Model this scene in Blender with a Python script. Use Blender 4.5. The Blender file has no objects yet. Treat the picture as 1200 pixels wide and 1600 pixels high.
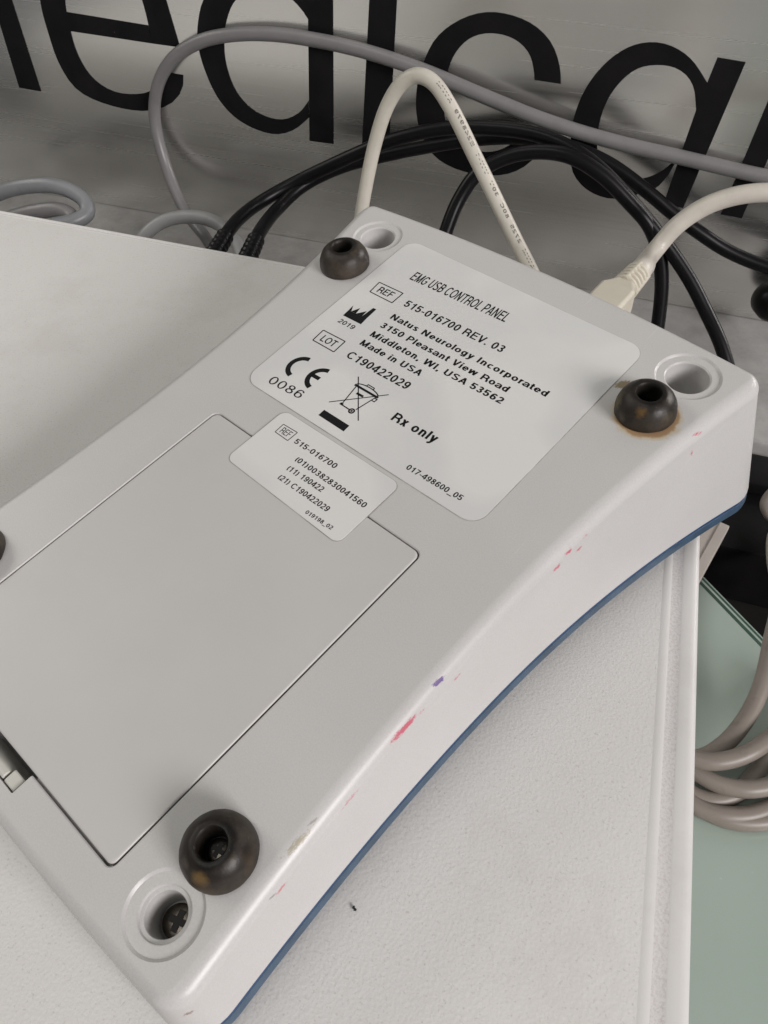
import bpy, bmesh, math, random
from mathutils import Matrix, Vector, noise
from mathutils.bvhtree import BVHTree
random.seed(7)
sc = bpy.context.scene
S = 0.0008                      # metres per layout unit (1 unit = 0.8 mm)
R_ = math.radians

# ------------------------------------------------------------------ camera
CAM = Vector((78.795, -159.241, 233.863))
CAMR = Matrix(((0.9515, -0.2336, 0.2002), (0.3076, 0.7106, -0.6328), (0.0055, 0.6637, 0.7480)))
cam = bpy.data.cameras.new('camera')
cam.sensor_fit = 'VERTICAL'; cam.sensor_height = 36.0; cam.lens = 36.0 * 1240 / 1600
cam.clip_start = 0.005; cam.clip_end = 50
camo = bpy.data.objects.new('camera', cam)
camo.matrix_world = Matrix.Translation(CAM * S) @ CAMR.to_4x4()
sc.collection.objects.link(camo); sc.camera = camo

# ------------------------------------------------------------------ world, lamps, exposure
world = bpy.data.worlds.new('World'); sc.world = world; world.use_nodes = True
bg = world.node_tree.nodes['Background']
bg.inputs[0].default_value = (0.92, 0.91, 0.90, 1); bg.inputs[1].default_value = 0.16
def lamp(name, loc, target, size, size_y, power, col):
    l = bpy.data.lights.new(name, 'AREA'); l.shape = 'RECTANGLE'; l.size = size; l.size_y = size_y
    l.energy = power; l.color = col
    o = bpy.data.objects.new(name, l); o.location = loc
    o.rotation_euler = (Vector(target) - Vector(loc)).to_track_quat('-Z', 'Y').to_euler()
    sc.collection.objects.link(o); return o
lamp('window_lamp', (1.7, -1.0, 0.95), (0, 0, 0), 0.95, 0.7, 42, (1.0, 0.955, 0.955))
lamp('ceiling_lamp', (-0.5, -0.55, 1.9), (0, 0.05, 0), 1.2, 0.35, 5.5, (1.0, 0.975, 0.92))
lamp('left_fill_lamp', (-1.5, 0.15, 1.1), (0, 0, 0), 0.9, 0.5, 7.5, (1.0, 0.97, 0.91))  # added fill from the far left, brightens that side of the case
sc.view_settings.view_transform = 'Standard'; sc.view_settings.look = 'None'
sc.view_settings.exposure = 0.0; sc.view_settings.gamma = 1.0
sc.view_settings.use_curve_mapping = False
sc.cycles.max_bounces = 6; sc.cycles.diffuse_bounces = 3; sc.cycles.glossy_bounces = 3; sc.cycles.transmission_bounces = 2
sc.cycles.use_denoising = True

# ------------------------------------------------------------------ helpers
col = sc.collection
def ray(px, py): return CAMR @ Vector(((px - 600) / 1240, -(py - 800) / 1240, -1))
def atz(px, py, z): r = ray(px, py); return CAM + r * ((z - CAM.z) / r.z)
def aty(px, py, y): r = ray(px, py); return CAM + r * ((y - CAM.y) / r.y)

def tag(o, label, cat, group=None):
    o['label'] = label; o['category'] = cat
    if group: o['group'] = group
    return o
def mesh_obj(name, verts, faces, mat, parent=None, smooth=True, angle=35, scale=S):
    me = bpy.data.meshes.new(name)
    me.from_pydata([tuple(c * scale for c in v) for v in verts], [], faces)
    me.validate(); 
    bm = bmesh.new(); bm.from_mesh(me); bmesh.ops.recalc_face_normals(bm, faces=bm.faces); bm.to_mesh(me); bm.free()
    if smooth:
        me.polygons.foreach_set('use_smooth', [True] * len(me.polygons))
        me.set_sharp_from_angle(angle=R_(angle))
    if mat: me.materials.append(mat)
    o = bpy.data.objects.new(name, me); col.objects.link(o)
    if parent: o.parent = parent
    return o
def flat_obj(name, verts, faces, mat, parent=None):
    """faces all looking +Z of their own frame, kept as given"""
    me = bpy.data.meshes.new(name)
    me.from_pydata([tuple(c * S for c in v) for v in verts], [], faces)
    me.materials.append(mat)
    o = bpy.data.objects.new(name, me); col.objects.link(o)
    if parent: o.parent = parent
    return o
def empty(name, loc=(0, 0, 0)):
    o = bpy.data.objects.new(name, None); o.empty_display_size = 0.02
    o.location = Vector(loc) * S; col.objects.link(o); return o
def loft(rings, cap0=True, cap1=True):
    n = len(rings[0]); v = [p for r in rings for p in r]; f = []
    for k in range(len(rings) - 1):
        for i in range(n):
            j = (i + 1) % n
            f.append((k * n + i, k * n + j, (k + 1) * n + j, (k + 1) * n + i))
    if cap0: f.append(tuple(range(n))[::-1])
    if cap1: f.append(tuple((len(rings) - 1) * n + i for i in range(n)))
    return v, f
def rrect(x0, y0, x1, y1, r, n=6):
    pts = []
    rr = r if isinstance(r, (tuple, list)) else (r,) * 4     # order: x1y1, x0y1, x0y0, x1y0
    for (cx, cy, a, q) in ((x1, y1, 0, rr[0]), (x0, y1, 90, rr[1]), (x0, y0, 180, rr[2]), (x1, y0, 270, rr[3])):
        sx = -1 if cx == x1 else 1; sy = -1 if cy == y1 else 1
        for i in range(n + 1):
            t = R_(a + 90 * i / n)
            pts.append((cx + sx * q + q * math.cos(t), cy + sy * q + q * math.sin(t)))
    return pts
def prism(pts_levels):
    return loft([[(x, y, z) for x, y in pts] for pts, z in pts_levels])
def lathe(profile, n=48, c=(0, 0, 0)):
    v = []; f = []; idx = []
    for (r, z) in profile:
        if r < 1e-6:
            idx.append([len(v)] * n); v.append((c[0], c[1], c[2] + z))
        else:
            s = len(v); idx.append(list(range(s, s + n)))
            for i in range(n):
                a = 2 * math.pi * i / n
                v.append((c[0] + r * math.cos(a), c[1] + r * math.sin(a), c[2] + z))
    for k in range(len(profile) - 1):
        for i in range(n):
            j = (i + 1) % n
            q = [idx[k][i], idx[k][j], idx[k + 1][j], idx[k + 1][i]]
            q2 = []
            for t in q:
                if t not in q2: q2.append(t)
            if len(q2) > 2: f.append(tuple(q2))
    return v, f
def catmull(P, n=10):
    P = [Vector(p) for p in P]; out = []
    Q = [2 * P[0] - P[1]] + P + [2 * P[-1] - P[-2]]
    for i in range(1, len(Q) - 2):
        p0, p1, p2, p3 = Q[i - 1:i + 3]
        def tj(ti, a, b): return ti + max((b - a).length, 1e-6) ** 0.5
        t0 = 0; t1 = tj(t0, p0, p1); t2 = tj(t1, p1, p2); t3 = tj(t2, p2, p3)
        for k in range(n):
            t = t1 + (t2 - t1) * k / n
            a1 = p0 * ((t1 - t) / (t1 - t0)) + p1 * ((t - t0) / (t1 - t0))
            a2 = p1 * ((t2 - t) / (t2 - t1)) + p2 * ((t - t1) / (t2 - t1))
            a3 = p2 * ((t3 - t) / (t3 - t2)) + p3 * ((t - t2) / (t3 - t2))
            b1 = a1 * ((t2 - t) / (t2 - t0)) + a2 * ((t - t0) / (t2 - t0))
            b2 = a2 * ((t3 - t) / (t3 - t1)) + a3 * ((t - t1) / (t3 - t1))
            out.append(b1 * ((t2 - t) / (t2 - t1)) + b2 * ((t - t1) / (t2 - t1)))
    out.append(P[-1])
    for _ in range(3):          # relax kinks
        out = [out[0]] + [(out[i - 1] + out[i] * 2 + out[i + 1]) / 4 for i in range(1, len(out) - 1)] + [out[-1]]
    return out
def tube(path, rad, sides=18, v=None, f=None):
    v = [] if v is None else v; f = [] if f is None else f
    T = [(path[min(i + 1, len(path) - 1)] - path[max(i - 1, 0)]).normalized() for i in range(len(path))]
    u = T[0].orthogonal().normalized(); base = len(v)
    for i, p in enumerate(path):
        u = (u - T[i] * u.dot(T[i])).normalized(); w = T[i].cross(u)
        r = rad(i / (len(path) - 1)) if callable(rad) else rad
        for k in range(sides):
            a = 2 * math.pi * k / sides
            v.append(tuple(p + u * (r * math.cos(a)) + w * (r * math.sin(a))))
    for i in range(len(path) - 1):
        for k in range(sides):
            j = (k + 1) % sides; b = base + i * sides
            f.append((b + k, b + j, b + sides + j, b + sides + k))
    f.append(tuple(base + k for k in range(sides))[::-1])
    f.append(tuple(base + (len(path) - 1) * sides + k for k in range(sides)))
    return v, f

# ------------------------------------------------------------------ materials
class NT:
    def __init__(s, name):
        s.m = bpy.data.materials.new(name); s.m.use_nodes = True
        s.t = s.m.node_tree; s.n = s.t.nodes; s.b = s.n['Principled BSDF']
        s.tc = s.n.new('ShaderNodeTexCoord')
    def node(s, typ, **kw):
        n = s.n.new(typ)
        for k, v in kw.items(): setattr(n, k, v)
        return n
    def link(s, a, b): s.t.links.new(a, b)
    def noise(s, scale, detail=3, rough=.5, vec=None, stretch=None, loc=(0, 0, 0)):
        n = s.node('ShaderNodeTexNoise'); n.inputs['Scale'].default_value = scale
        n.inputs['Detail'].default_value = detail; n.inputs['Roughness'].default_value = rough
        mp = s.node('ShaderNodeMapping'); mp.inputs['Location'].default_value = loc
        if stretch: mp.inputs['Scale'].default_value = stretch
        s.link(vec or s.tc.outputs['Object'], mp.inputs[0]); s.link(mp.outputs[0], n.inputs['Vector'])
        return n.outputs['Fac']
    def ramp(s, fac, stops):
        r = s.node('ShaderNodeValToRGB'); e = r.color_ramp.elements
        while len(e) < len(stops): e.new(.5)
        for i, (p, c) in enumerate(stops):
            e[i].position = p; e[i].color = (*c, 1) if isinstance(c, tuple) else (c, c, c, 1)
        s.link(fac, r.inputs[0]); return r.outputs[0]
    def mix(s, fac, a, b, typ='MIX'):
        n = s.node('ShaderNodeMix', data_type='RGBA', blend_type=typ)
        for sock, val in ((n.inputs[0], fac), (n.inputs[6], a), (n.inputs[7], b)):
            if hasattr(val, 'node'): s.link(val, sock)
            elif isinstance(val, tuple): sock.default_value = (*val, 1)
            else: sock.default_value = val
        return n.outputs[2]
    def math(s, op, a, b=0.0, c=None, clamp=False):
        n = s.node('ShaderNodeMath', operation=op, use_clamp=clamp)
        for i, val in enumerate((a, b, c)):
            if val is None: continue
            if hasattr(val, 'node'): s.link(val, n.inputs[i])
            else: n.inputs[i].default_value = val
        return n.outputs[0]
    def color(s, c):
        if hasattr(c, 'node'): s.link(c, s.b.inputs['Base Color'])
        else: s.b.inputs['Base Color'].default_value = (*c, 1)
    def set(s, **kw):
        for k, v in kw.items():
            i = s.b.inputs[k.replace('_', ' ')]
            if hasattr(v, 'node'): s.link(v, i)
            else: i.default_value = v
    def bump(s, h, strength=.3, dist=.0002):
        n = s.node('ShaderNodeBump'); n.inputs['Strength'].default_value = strength
        n.inputs['Distance'].default_value = dist; s.link(h, n.inputs['Height'])
        s.link(n.outputs[0], s.b.inputs['Normal'])

def plain(name, c, rough=.45, var=.06, nscale=60, bump=0.0, bscale=1500, **kw):
    s = NT(name)
    lo = tuple(x * (1 - var) for x in c); hi = tuple(min(1, x * (1 + var)) for x in c)
    s.color(s.ramp(s.noise(nscale, 4, .6), [(.3, lo), (.7, hi)]))
    s.set(Roughness=rough, **kw)
    if bump: s.bump(s.noise(bscale, 2), bump, .0001)
    return s.m

# device plastic with its own stains (object coordinates of the device)
def stain_mark(s, base, cx, cy, cz, ang, la, lb, colr, n, thr, maxf):
    """blotch of colour, elongated along ang; ragged by the shared noise n"""
    mp = s.node('ShaderNodeMapping', vector_type='TEXTURE')
    mp.inputs['Location'].default_value = (cx * S, cy * S, cz * S)
    mp.inputs['Rotation'].default_value = (0, 0, R_(ang))
    mp.inputs['Scale'].default_value = (la * S, lb * S, max(lb, 1.0) * S)
    s.link(s.tc.outputs['Object'], mp.inputs[0])
    ln = s.node('ShaderNodeVectorMath', operation='LENGTH'); s.link(mp.outputs[0], ln.inputs[0])
    k = s.math('SUBTRACT', s.math('MULTIPLY_ADD', n, 2.2, thr), ln.outputs['Value'])
    fac = s.math('MULTIPLY', s.math('MULTIPLY', k, 3.6, clamp=True), maxf)
    return s.mix(fac, base, colr)

def device_plastic():
    s = NT('device_plastic')
    c = s.ramp(s.noise(18, 3, .55), [(.3, (.525, .513, .498)), (.7, (.57, .56, .546))])
    dirt = s.ramp(s.noise(140, 5, .7, loc=(3, 1, 0)), [(.62, 0.0), (.80, .16)])
    c = s.mix(dirt, c, (.36, .33, .29))
    c = s.mix(.10, c, s.ramp(s.noise(2600, 2, .6, loc=(1, 8, 2)), [(.3, .30), (.7, .80)]), 'MIX')
    scr = s.ramp(s.noise(90, 3, .5, stretch=(7, .35, 1), loc=(9, 2, 0)), [(.70, 0.0), (.76, .22)])
    c = s.mix(scr, c, (.72, .71, .70))
    spk = s.ramp(s.noise(1100, 2, .5, loc=(5, 4, 1)), [(.80, 0.0), (.83, .55)])
    c = s.mix(spk, c, (.28, .25, .22))
    red = (.55, .07, .13)
    NS = s.noise(1900, 4, .8, stretch=(1.6, .55, 1))
    for (x, y, z, a, la, lb, cc, thr, mf) in [
        (77.6, -157.3, -2.6, 86, 7.56, 1.35, red, -0.35, .85), (78.0, -150.5, -3.4, 84, 3.24, 0.61, red, -0.60, .7),
        (76.4, -141.8, -1.5, 80, 2.75, 0.88, (.10, .04, .22), -0.20, .92),
        (78.9, -90.3, -5.1, 84, 2.97, 1.22, red, -0.40, .75), (78.9, -84.7, -3.5, 80, 2.70, 0.94, red, -0.35, .85), (79.9, -80.2, -6.5, 80, 2.16, 0.68, red, -0.40, .7), (79.4, -77.0, -3.6, 80, 4.59, 1.62, red, -0.75, .5),
        (84.3, -24.4, -2.1, 60, 4.4, 1.0, red, -.28, .9), (85.4, -20.2, -3.0, 70, 4.4, .55, red, -.5, .65), (85.8, -26.2, -8.0, 100, 1.0, 3.0, red, -.5, .8),
        (78.9, -179.5, -3.7, 88, 8.10, 1.08, red, -0.68, .65), (78.1, -135.9, -6.0, 86, 4.05, 0.81, red, -0.60, .6),
        (80.6, -205.8, -4.4, 88, 3.51, 1.22, red, -0.55, .65), (80.5, -208.6, -3.4, 88, 2.42, 0.33, (.2, .15, .13), -0.50, .6),
        (77.3, -196.0, -.7, 86, 8.25, 1.65, (.36, .32, .22), -0.52, .75), (76.6, -190.0, -.5, 80, 2.64, 0.55, (.28, .25, .2), -0.50, .6),
        (82.5, -238.0, -7.6, 70, 1.98, 1.21, (.25, .15, .13), -0.40, .8),
        (56.0, -19.6, 0, 52, 3.0, 1.6, (.25, .19, .105), .05, .95)]:
        c = stain_mark(s, c, x, y, z, a, la, lb, cc, NS, thr, mf)
    # glue / rust ring round the back right foot
    for (fx, fy, r0, r1, cc, mf, thr) in ((68.2, -25.8, 9.6, 12.7, (.52, .41, .22), .62, .60), (68.2, -25.8, 9.4, 11.0, (.28, .13, .04), .7, .62)):
        mp = s.node('ShaderNodeMapping', vector_type='TEXTURE')
        mp.inputs['Location'].default_value = ((fx + .9) * S, (fy - .9) * S, 0); mp.inputs['Scale'].default_value = (S, S, 1)
        s.link(s.tc.outputs['Object'], mp.inputs[0])
        sep = s.node('ShaderNodeSeparateXYZ'); s.link(mp.outputs[0], sep.inputs[0])
        d = s.math('SQRT', s.math('ADD', s.math('MULTIPLY', sep.outputs[0], sep.outputs[0]), s.math('MULTIPLY', sep.outputs[1], sep.outputs[1])))
        k = s.math('DIVIDE', s.math('SUBTRACT', r1, d), r1 - r0, clamp=True)
        n = s.noise(330, 4, .6, loc=(2, 5, 0))
        fac = s.math('MULTIPLY', s.math('DIVIDE', s.math('SUBTRACT', s.math('ADD', n, s.math('MULTIPLY', k, .55)), thr), .3, clamp=True), mf)
        fac = s.math('MULTIPLY', fac, s.math('LESS_THAN', d, r1))
        c = s.mix(fac, c, cc)
    s.color(c); s.set(Roughness=s.ramp(s.noise(40, 4, .6, loc=(6, 6, 0)), [(.3, .30), (.7, .38)]), Specular_IOR_Level=.5)
    s.bump(s.noise(2600, 2, .5), .10, .0001)
    return s.m
M = {}
M['plastic'] = device_plastic()
M['cover'] = plain('cover_plastic', (.542, .532, .516), .36, .03, 20, .10, 2600)
M['latch'] = plain('latch_plastic', (.58, .57, .52), .4, .05)
M['blue'] = plain('blue_trim_plastic', (.044, .082, .132), .38, .25, 120, .1, 2000)
M['dark_groove'] = plain('groove_blue', (.02, .06, .15), .5)
M['ink'] = plain('black_ink', (.008, .008, .009), .5, .1, Specular_IOR_Level=.2)
def paper():
    s = NT('label_film')
    a = s.ramp(s.noise(28, 2, .4, loc=(1, 7, 0)), [(.44, (.705, .70, .685)), (.56, (.645, .645, .635))])  # greyer blotches put the film's sheen patches into the colour
    s.color(a)
    s.set(Roughness=s.ramp(s.noise(28, 2, .4, loc=(1, 7, 0)), [(.46, .38), (.54, .30)]))
    s.bump(s.noise(160, 2, .5), .06, .0002); return s.m
M['label'] = paper()
def edge_shade():  # mottled grey: painted shading and dirt along the label edges
    s = NT('dirty_edge_shade')
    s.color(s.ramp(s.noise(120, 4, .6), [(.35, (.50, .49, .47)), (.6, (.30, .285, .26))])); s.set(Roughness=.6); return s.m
M['edge_shade'] = edge_shade()
def rubber(name='aged_rubber', patch=None, tone=1.0):
    s = NT(name)
    c = s.ramp(s.noise(110, 5, .62), [(.30, tuple(tone * x for x in (.010, .008, .007))), (.50, tuple(tone * x for x in (.022, .018, .015))), (.68, tuple(tone * x for x in (.048, .038, .029)))])
    am = s.ramp(s.noise(150, 3, .5, loc=(4, 2, 9)), [(.60, 0.0), (.70, .45)])
    c = s.mix(am, c, (.085, .058, .028))
    for (x, y, z, r, cc) in (patch or []):
        mp = s.node('ShaderNodeMapping', vector_type='TEXTURE'); mp.inputs['Location'].default_value = (x * S, y * S, z * S); mp.inputs['Scale'].default_value = (r * S,) * 3
        s.link(s.tc.outputs['Object'], mp.inputs[0])
        ln = s.node('ShaderNodeVectorMath', operation='LENGTH'); s.link(mp.outputs[0], ln.inputs[0])
        k = s.math('SUBTRACT', s.math('MULTIPLY_ADD', s.noise(420, 4, .65), 1.6, .15), ln.outputs['Value'])
        c = s.mix(s.math('MULTIPLY', s.math('MULTIPLY', k, 1.3, clamp=True), .75), c, cc)
    flat = s.node('ShaderNodeVectorMath', operation='MULTIPLY'); flat.inputs[1].default_value = (1 / S, 1 / S, 0); s.link(s.tc.outputs['Object'], flat.inputs[0])
    ln = s.node('ShaderNodeVectorMath', operation='LENGTH'); s.link(flat.outputs[0], ln.inputs[0])
    core_dark = s.math('MULTIPLY', s.math('SUBTRACT', s.math('MULTIPLY_ADD', s.noise(260, 4, .6, loc=(2, 6, 3)), 3.6, 4.6), ln.outputs['Value'], clamp=True), .85)  # blackens the rubber raggedly towards the centre hole
    c = s.mix(core_dark, c, (.005, .0045, .004))
    dust = s.ramp(s.noise(1700, 2, .5), [(.68, 0.0), (.78, .25)])
    c = s.mix(dust, c, (.15, .125, .10))
    film = s.ramp(s.noise(60, 3, .6, loc=(8, 8, 8)), [(.48, 0.0), (.74, .20)])
    c = s.mix(film, c, (.075, .056, .038))
    s.color(c); s.set(Roughness=s.ramp(s.noise(240, 3), [(.3, .34), (.7, .55)]), Specular_IOR_Level=.28)
    s.bump(s.noise(700, 4, .6), .22, .0003); return s.m
M['rubber'] = rubber('aged_rubber', None, 1.5)
M['rubber_ochre'] = rubber('ochre_rubber', [(3.0, -7.2, 6.9, 3.0, (.17, .105, .035)), (-1.8, -6.8, 7.0, 2.0, (.12, .10, .08)), (4.5, -8.5, 3.0, 4.5, (.075, .05, .03)), (8.0, 3.5, 4.0, 4.0, (.06, .042, .028))])
M['rubber_amber'] = rubber('amber_rubber', [(1.6, -7.0, 6.6, 2.4, (.16, .09, .025)), (-7.2, -5.0, 4.0, 4.2, (.13, .105, .05)), (8.2, -2.5, 4.5, 2.8, (.10, .085, .055)), (-3.0, -8.6, 2.6, 2.4, (.10, .08, .05))])
M['screw'] = plain('dark_screw_steel', (.13, .115, .10), .34, .35, 600, .1, 1500, Metallic=1.0)
M['screw_shadow'] = plain('screw_recess', (.02, .018, .016), .6)
def box_white(name, rough_tex=True):
    s = NT(name)
    c = s.ramp(s.noise(9, 3, .5), [(.3, (.68, .668, .645)), (.7, (.72, .71, .69))])
    grime = s.ramp(s.noise(26, 6, .72, loc=(2, 2, 0)), [(.50, 0.0), (.75, .26)])
    c = s.mix(grime, c, (.44, .40, .36))
    if rough_tex:
        v = s.node('ShaderNodeTexVoronoi'); v.inputs['Scale'].default_value = 1250
        dv = s.node('ShaderNodeMapping'); s.link(s.tc.outputs['Object'], dv.inputs[0]); s.link(dv.outputs[0], v.inputs['Vector'])
        nn = s.noise(1150, 3, .6)
        h = s.math('ADD', s.math('MULTIPLY', v.outputs['Distance'], .7), nn)
        pit = s.ramp(s.noise(1500, 2, .55, loc=(7, 1, 0)), [(.60, 0.0), (.74, .38)])
        c = s.mix(pit, c, (.40, .37, .34))
        s.bump(h, .26, .00022)
    spk = s.ramp(s.noise(420, 3, .6, loc=(9, 3, 5)), [(.775, 0.0), (.80, .7)])
    c = s.mix(spk, c, (.20, .17, .14))
    s.color(c); s.set(Roughness=.46 if rough_tex else .35)
    return s.m
M['box_tex'] = box_white('textured_white_plastic')
M['box_smooth'] = box_white('smooth_white_plastic', False)
def box_worn():
    s = NT('worn_edge_plastic')
    c = s.ramp(s.noise(1300, 4, .7), [(.30, (.57, .53, .515)), (.55, (.70, .685, .67))])
    s.color(c); s.set(Roughness=.45); s.bump(s.noise(1700, 2, .6), .35, .00022); return s.m
M['box_worn'] = box_worn()
def metal():
    s = NT('brushed_metal')
    br = s.noise(45, 3, .5, stretch=(.12, 1, 16))
    c = s.ramp(br, [(.3, (.82, .815, .79)), (.7, (.86, .855, .83))])
    sm = s.ramp(s.noise(5, 3, .5, stretch=(.5, 1, 2)), [(.35, 0.0), (.7, .25)])
    c = s.mix(sm, c, (.76, .755, .73))
    sc_ = s.ramp(s.noise(40, 2, .4, stretch=(.12, 1, 30), loc=(1, 0, 4)), [(.735, 0.0), (.76, .45)])
    c = s.mix(sc_, c, (.80, .80, .78))
    s.color(c); s.set(Metallic=1.0, Roughness=s.ramp(br, [(.3, .24), (.7, .28)]))
    s.bump(br, .015, .0002); return s.m
M['metal'] = metal()
def vinyl():
    s = NT('black_vinyl')
    c = s.ramp(s.noise(50, 3), [(.3, (.006, .006, .007)), (.7, (.012, .011, .012))])
    chip = s.ramp(s.noise(420, 4, .7), [(.75, 0.0), (.775, .5)])
    s.color(s.mix(chip, c, (.3, .3, .28))); s.set(Roughness=.5, Specular_IOR_Level=.12); return s.m
M['vinyl'] = vinyl()
def ledge_m():
    s = NT('ledge_stone')
    c = s.ramp(s.noise(45, 6, .7), [(.3, (.20, .194, .185)), (.5, (.265, .258, .249)), (.7, (.33, .322, .312))])
    s.color(c); s.set(Roughness=.5); s.bump(s.noise(500, 4), .15, .0003); return s.m
M['ledge'] = ledge_m()
def glassm():
    s = NT('frosted_green_glass')
    c = s.ramp(s.noise(12, 3), [(.3, (.345, .42, .368)), (.7, (.375, .445, .392))])
    dust = s.ramp(s.noise(260, 4, .6), [(.70, 0.0), (.76, .35)])
    s.color(s.mix(dust, c, (.55, .6, .57))); s.set(Roughness=.18, Coat_Weight=.4, Coat_Roughness=.05); return s.m
M['glass'] = glassm()
M['glass_edge'] = plain('glass_edge', (.045, .085, .065), .12, .2)
M['glass_rim'] = plain('glass_rim', (.30, .38, .33), .15, .1)
M['black_gloss'] = plain('black_gloss_plastic', (.006, .0055, .006), .35, .3, 80, .05, 500, Specular_IOR_Level=.2)
M['dark_shelf'] = plain('dark_shelf', (.016, .0145, .013), .5, .25, 60, .1, 800, Specular_IOR_Level=.3)
def cable(name, c, rough=.38, dirt=.25, dc=None, spec=.5):
    s = NT(name)
    dc = dc or tuple(x * .45 for x in c)
    b = s.ramp(s.noise(70, 4, .6), [(.3, tuple(x * .92 for x in c)), (.7, tuple(min(1, x * 1.06) for x in c))])
    d = s.ramp(s.noise(210, 5, .72, loc=(3, 3, 3)), [(.56, 0.0), (.76, dirt)])
    s.color(s.mix(d, b, dc)); s.set(Roughness=rough, Specular_IOR_Level=spec); s.bump(s.noise(320, 3), .06, .0003); return s.m
M['c_grey'] = cable('grey_cable_pvc', (.185, .18, .18))
M['c_lgrey'] = cable('light_grey_cable_pvc', (.29, .29, .288))
M['c_dgrey'] = cable('slate_cable_pvc', (.21, .215, .225))
M['c_white'] = cable('ivory_cable_pvc', (.56, .53, .46), .36, .35, (.36, .30, .22))
M['c_usb'] = cable('cream_cable_pvc', (.55, .515, .455), .36, .2)
M['c_black'] = cable('black_cable_pvc', (.005, .0046, .0054), .34, .12, (.02, .018, .018), .2)
M['c_beige'] = cable('beige_cable_pvc', (.235, .205, .178), .42, .45, (.11, .09, .075))
M['plug'] = cable('cream_plug_pvc', (.57, .53, .44), .42, .15)
M['plug_slot'] = plain('plug_slot', (.33, .29, .21), .6)
M['lint'] = plain('dark_lint', (.02, .02, .02), .8)

# ------------------------------------------------------------------ setting: desk, ledge, wall
YW = 318.0; ZL = -60.0
def boxmesh(name, x0, y0, z0, x1, y1, z1, mat, parent=None, bev=1.0):
    v, f = prism([(rrect(x0 + bev, y0 + bev, x1 - bev, y1 - bev, .2, 2), z1), (rrect(x0 + .3 * bev, y0 + .3 * bev, x1 - .3 * bev, y1 - .3 * bev, bev, 3), z1 - .3 * bev),
                  (rrect(x0, y0, x1, y1, bev, 3), z1 - bev), (rrect(x0, y0, x1, y1, bev, 3), z0)] if False else
                 [(rrect(x0 + bev, y0 + bev, x1 - bev, y1 - bev, bev, 4), z1), (rrect(x0 + .3 * bev, y0 + .3 * bev, x1 - .3 * bev, y1 - .3 * bev, bev, 4), z1 - .3 * bev),
                  (rrect(x0, y0, x1, y1, bev, 4), z1 - bev), (rrect(x0, y0, x1, y1, bev, 4), z0)])
    return mesh_obj(name, v, f, mat, parent)
led = boxmesh('ledge', -620, 200, -110, 620, YW + 20, ZL, M['ledge'], None, 2.0); led['kind'] = 'structure'
shelf = boxmesh('dark_shelf', -620, -500, -130, 620, 199, -112, M['dark_shelf'], None, 1.0); shelf['kind'] = 'structure'

panel = empty('metal_panel', (0, YW, ZL))
tag(panel, 'brushed grey metal panel with large black lettering standing behind the cables', 'panel')
pv, pf = prism([([(-620, YW), (620, YW), (620, YW + 6), (-620, YW + 6)], ZL + .3), ([(-620, YW), (620, YW), (620, YW + 6), (-620, YW + 6)], 420)])
def rel(vs, o): return [tuple(Vector(p) - Vector(o)) for p in vs]
mesh_obj('sheet', rel(pv, (0, YW, ZL)), pf, M['metal'], panel, smooth=False)

def resample(P, n):
    P = [Vector((p[0], p[1], 0)) for p in P]
    P = catmull([p for p in P], 8) if len(P) > 2 else P
    L = [0]
    for i in range(1, len(P)): L.append(L[-1] + (P[i] - P[i - 1]).length)
    out = []; k = 0
    for i in range(n):
        t = L[-1] * i / (n - 1)
        while k < len(L) - 2 and L[k + 1] < t: k += 1
        u = (t - L[k]) / max(L[k + 1] - L[k], 1e-9)
        q = P[k].lerp(P[k + 1], u); out.append((q.x, q.y))
    return out
def letter(strips, quads, label):
    v = []; f = []
    for (a, b) in strips:
        n = 48; A = resample(a, n); B = resample(b, n); s = len(v)
        v += [aty(x, y, YW - .25) for x, y in A] + [aty(x, y, YW - .25) for x, y in B]
        f += [(s + i, s + i + 1, s + n + i + 1, s + n + i) for i in range(n - 1)]
    for q in quads:
        s = len(v); v += [aty(x, y, YW - .30) for x, y in q]; f.append(tuple(range(s, s + len(q))))
    o = flat_obj('letter', rel(v, (0, YW, ZL)), f, M['vinyl'], panel)
    md = o.modifiers.new('thickness', 'SOLIDIFY'); md.thickness = .2 * S; md.offset = 0
    o['label'] = label
def h2(L): return [(x / 2, y / 2) for x, y in L]
def h3(L): return [(600 + x / 2, y / 2) for x, y in L]
letter([([(-12, -90), (-70, -120), (-130, -100), (-150, -60)], [(-30, -60), (-75, -85), (-105, -70), (-118, -30)])],
       [[(-20, -110), (-20, -110), (16, -6), (64, 143), (30, 137), (-5, 22), (-42, -90)], [(-150, -60), (-118, -30), (-72, 122), (-106, 116)]], 'black letter m')
letter([(h2([(572, 235), (570, 275), (540, 320), (460, 347), (330, 325), (240, 280), (185, 200), (150, 100), (125, 0), (130, -90), (190, -180), (300, -215), (420, -170), (490, -80), (530, 40), (562, 148)]),
         h2([(497, 222), (490, 262), (468, 286), (420, 295), (350, 285), (285, 240), (240, 165), (218, 90), (203, 10), (205, -70), (240, -130), (300, -150), (370, -125), (420, -60), (450, 20), (476, 136)]))],
       [h2([(207, 38), (462, 80), (476, 136), (218, 97)])], 'black letter e')
letter([(h2([(925, -30), (860, -110), (760, -110), (680, -60), (635, 0), (620, 60), (617, 130), (640, 220), (690, 320), (760, 385), (860, 420), (920, 405), (965, 368)]),
         h2([(952, 42), (915, 0), (860, -30), (790, -28), (735, 0), (706, 70), (700, 130), (706, 200), (740, 290), (800, 350), (880, 375), (935, 352), (964, 315)]))],
       [h2([(958, -330), (1040, -330), (1040, 0), (1042, 450), (967, 440), (962, 0)]), h2([(952, 44), (925, -30), (962, -40), (963, 60)])], 'black letter d')
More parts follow.
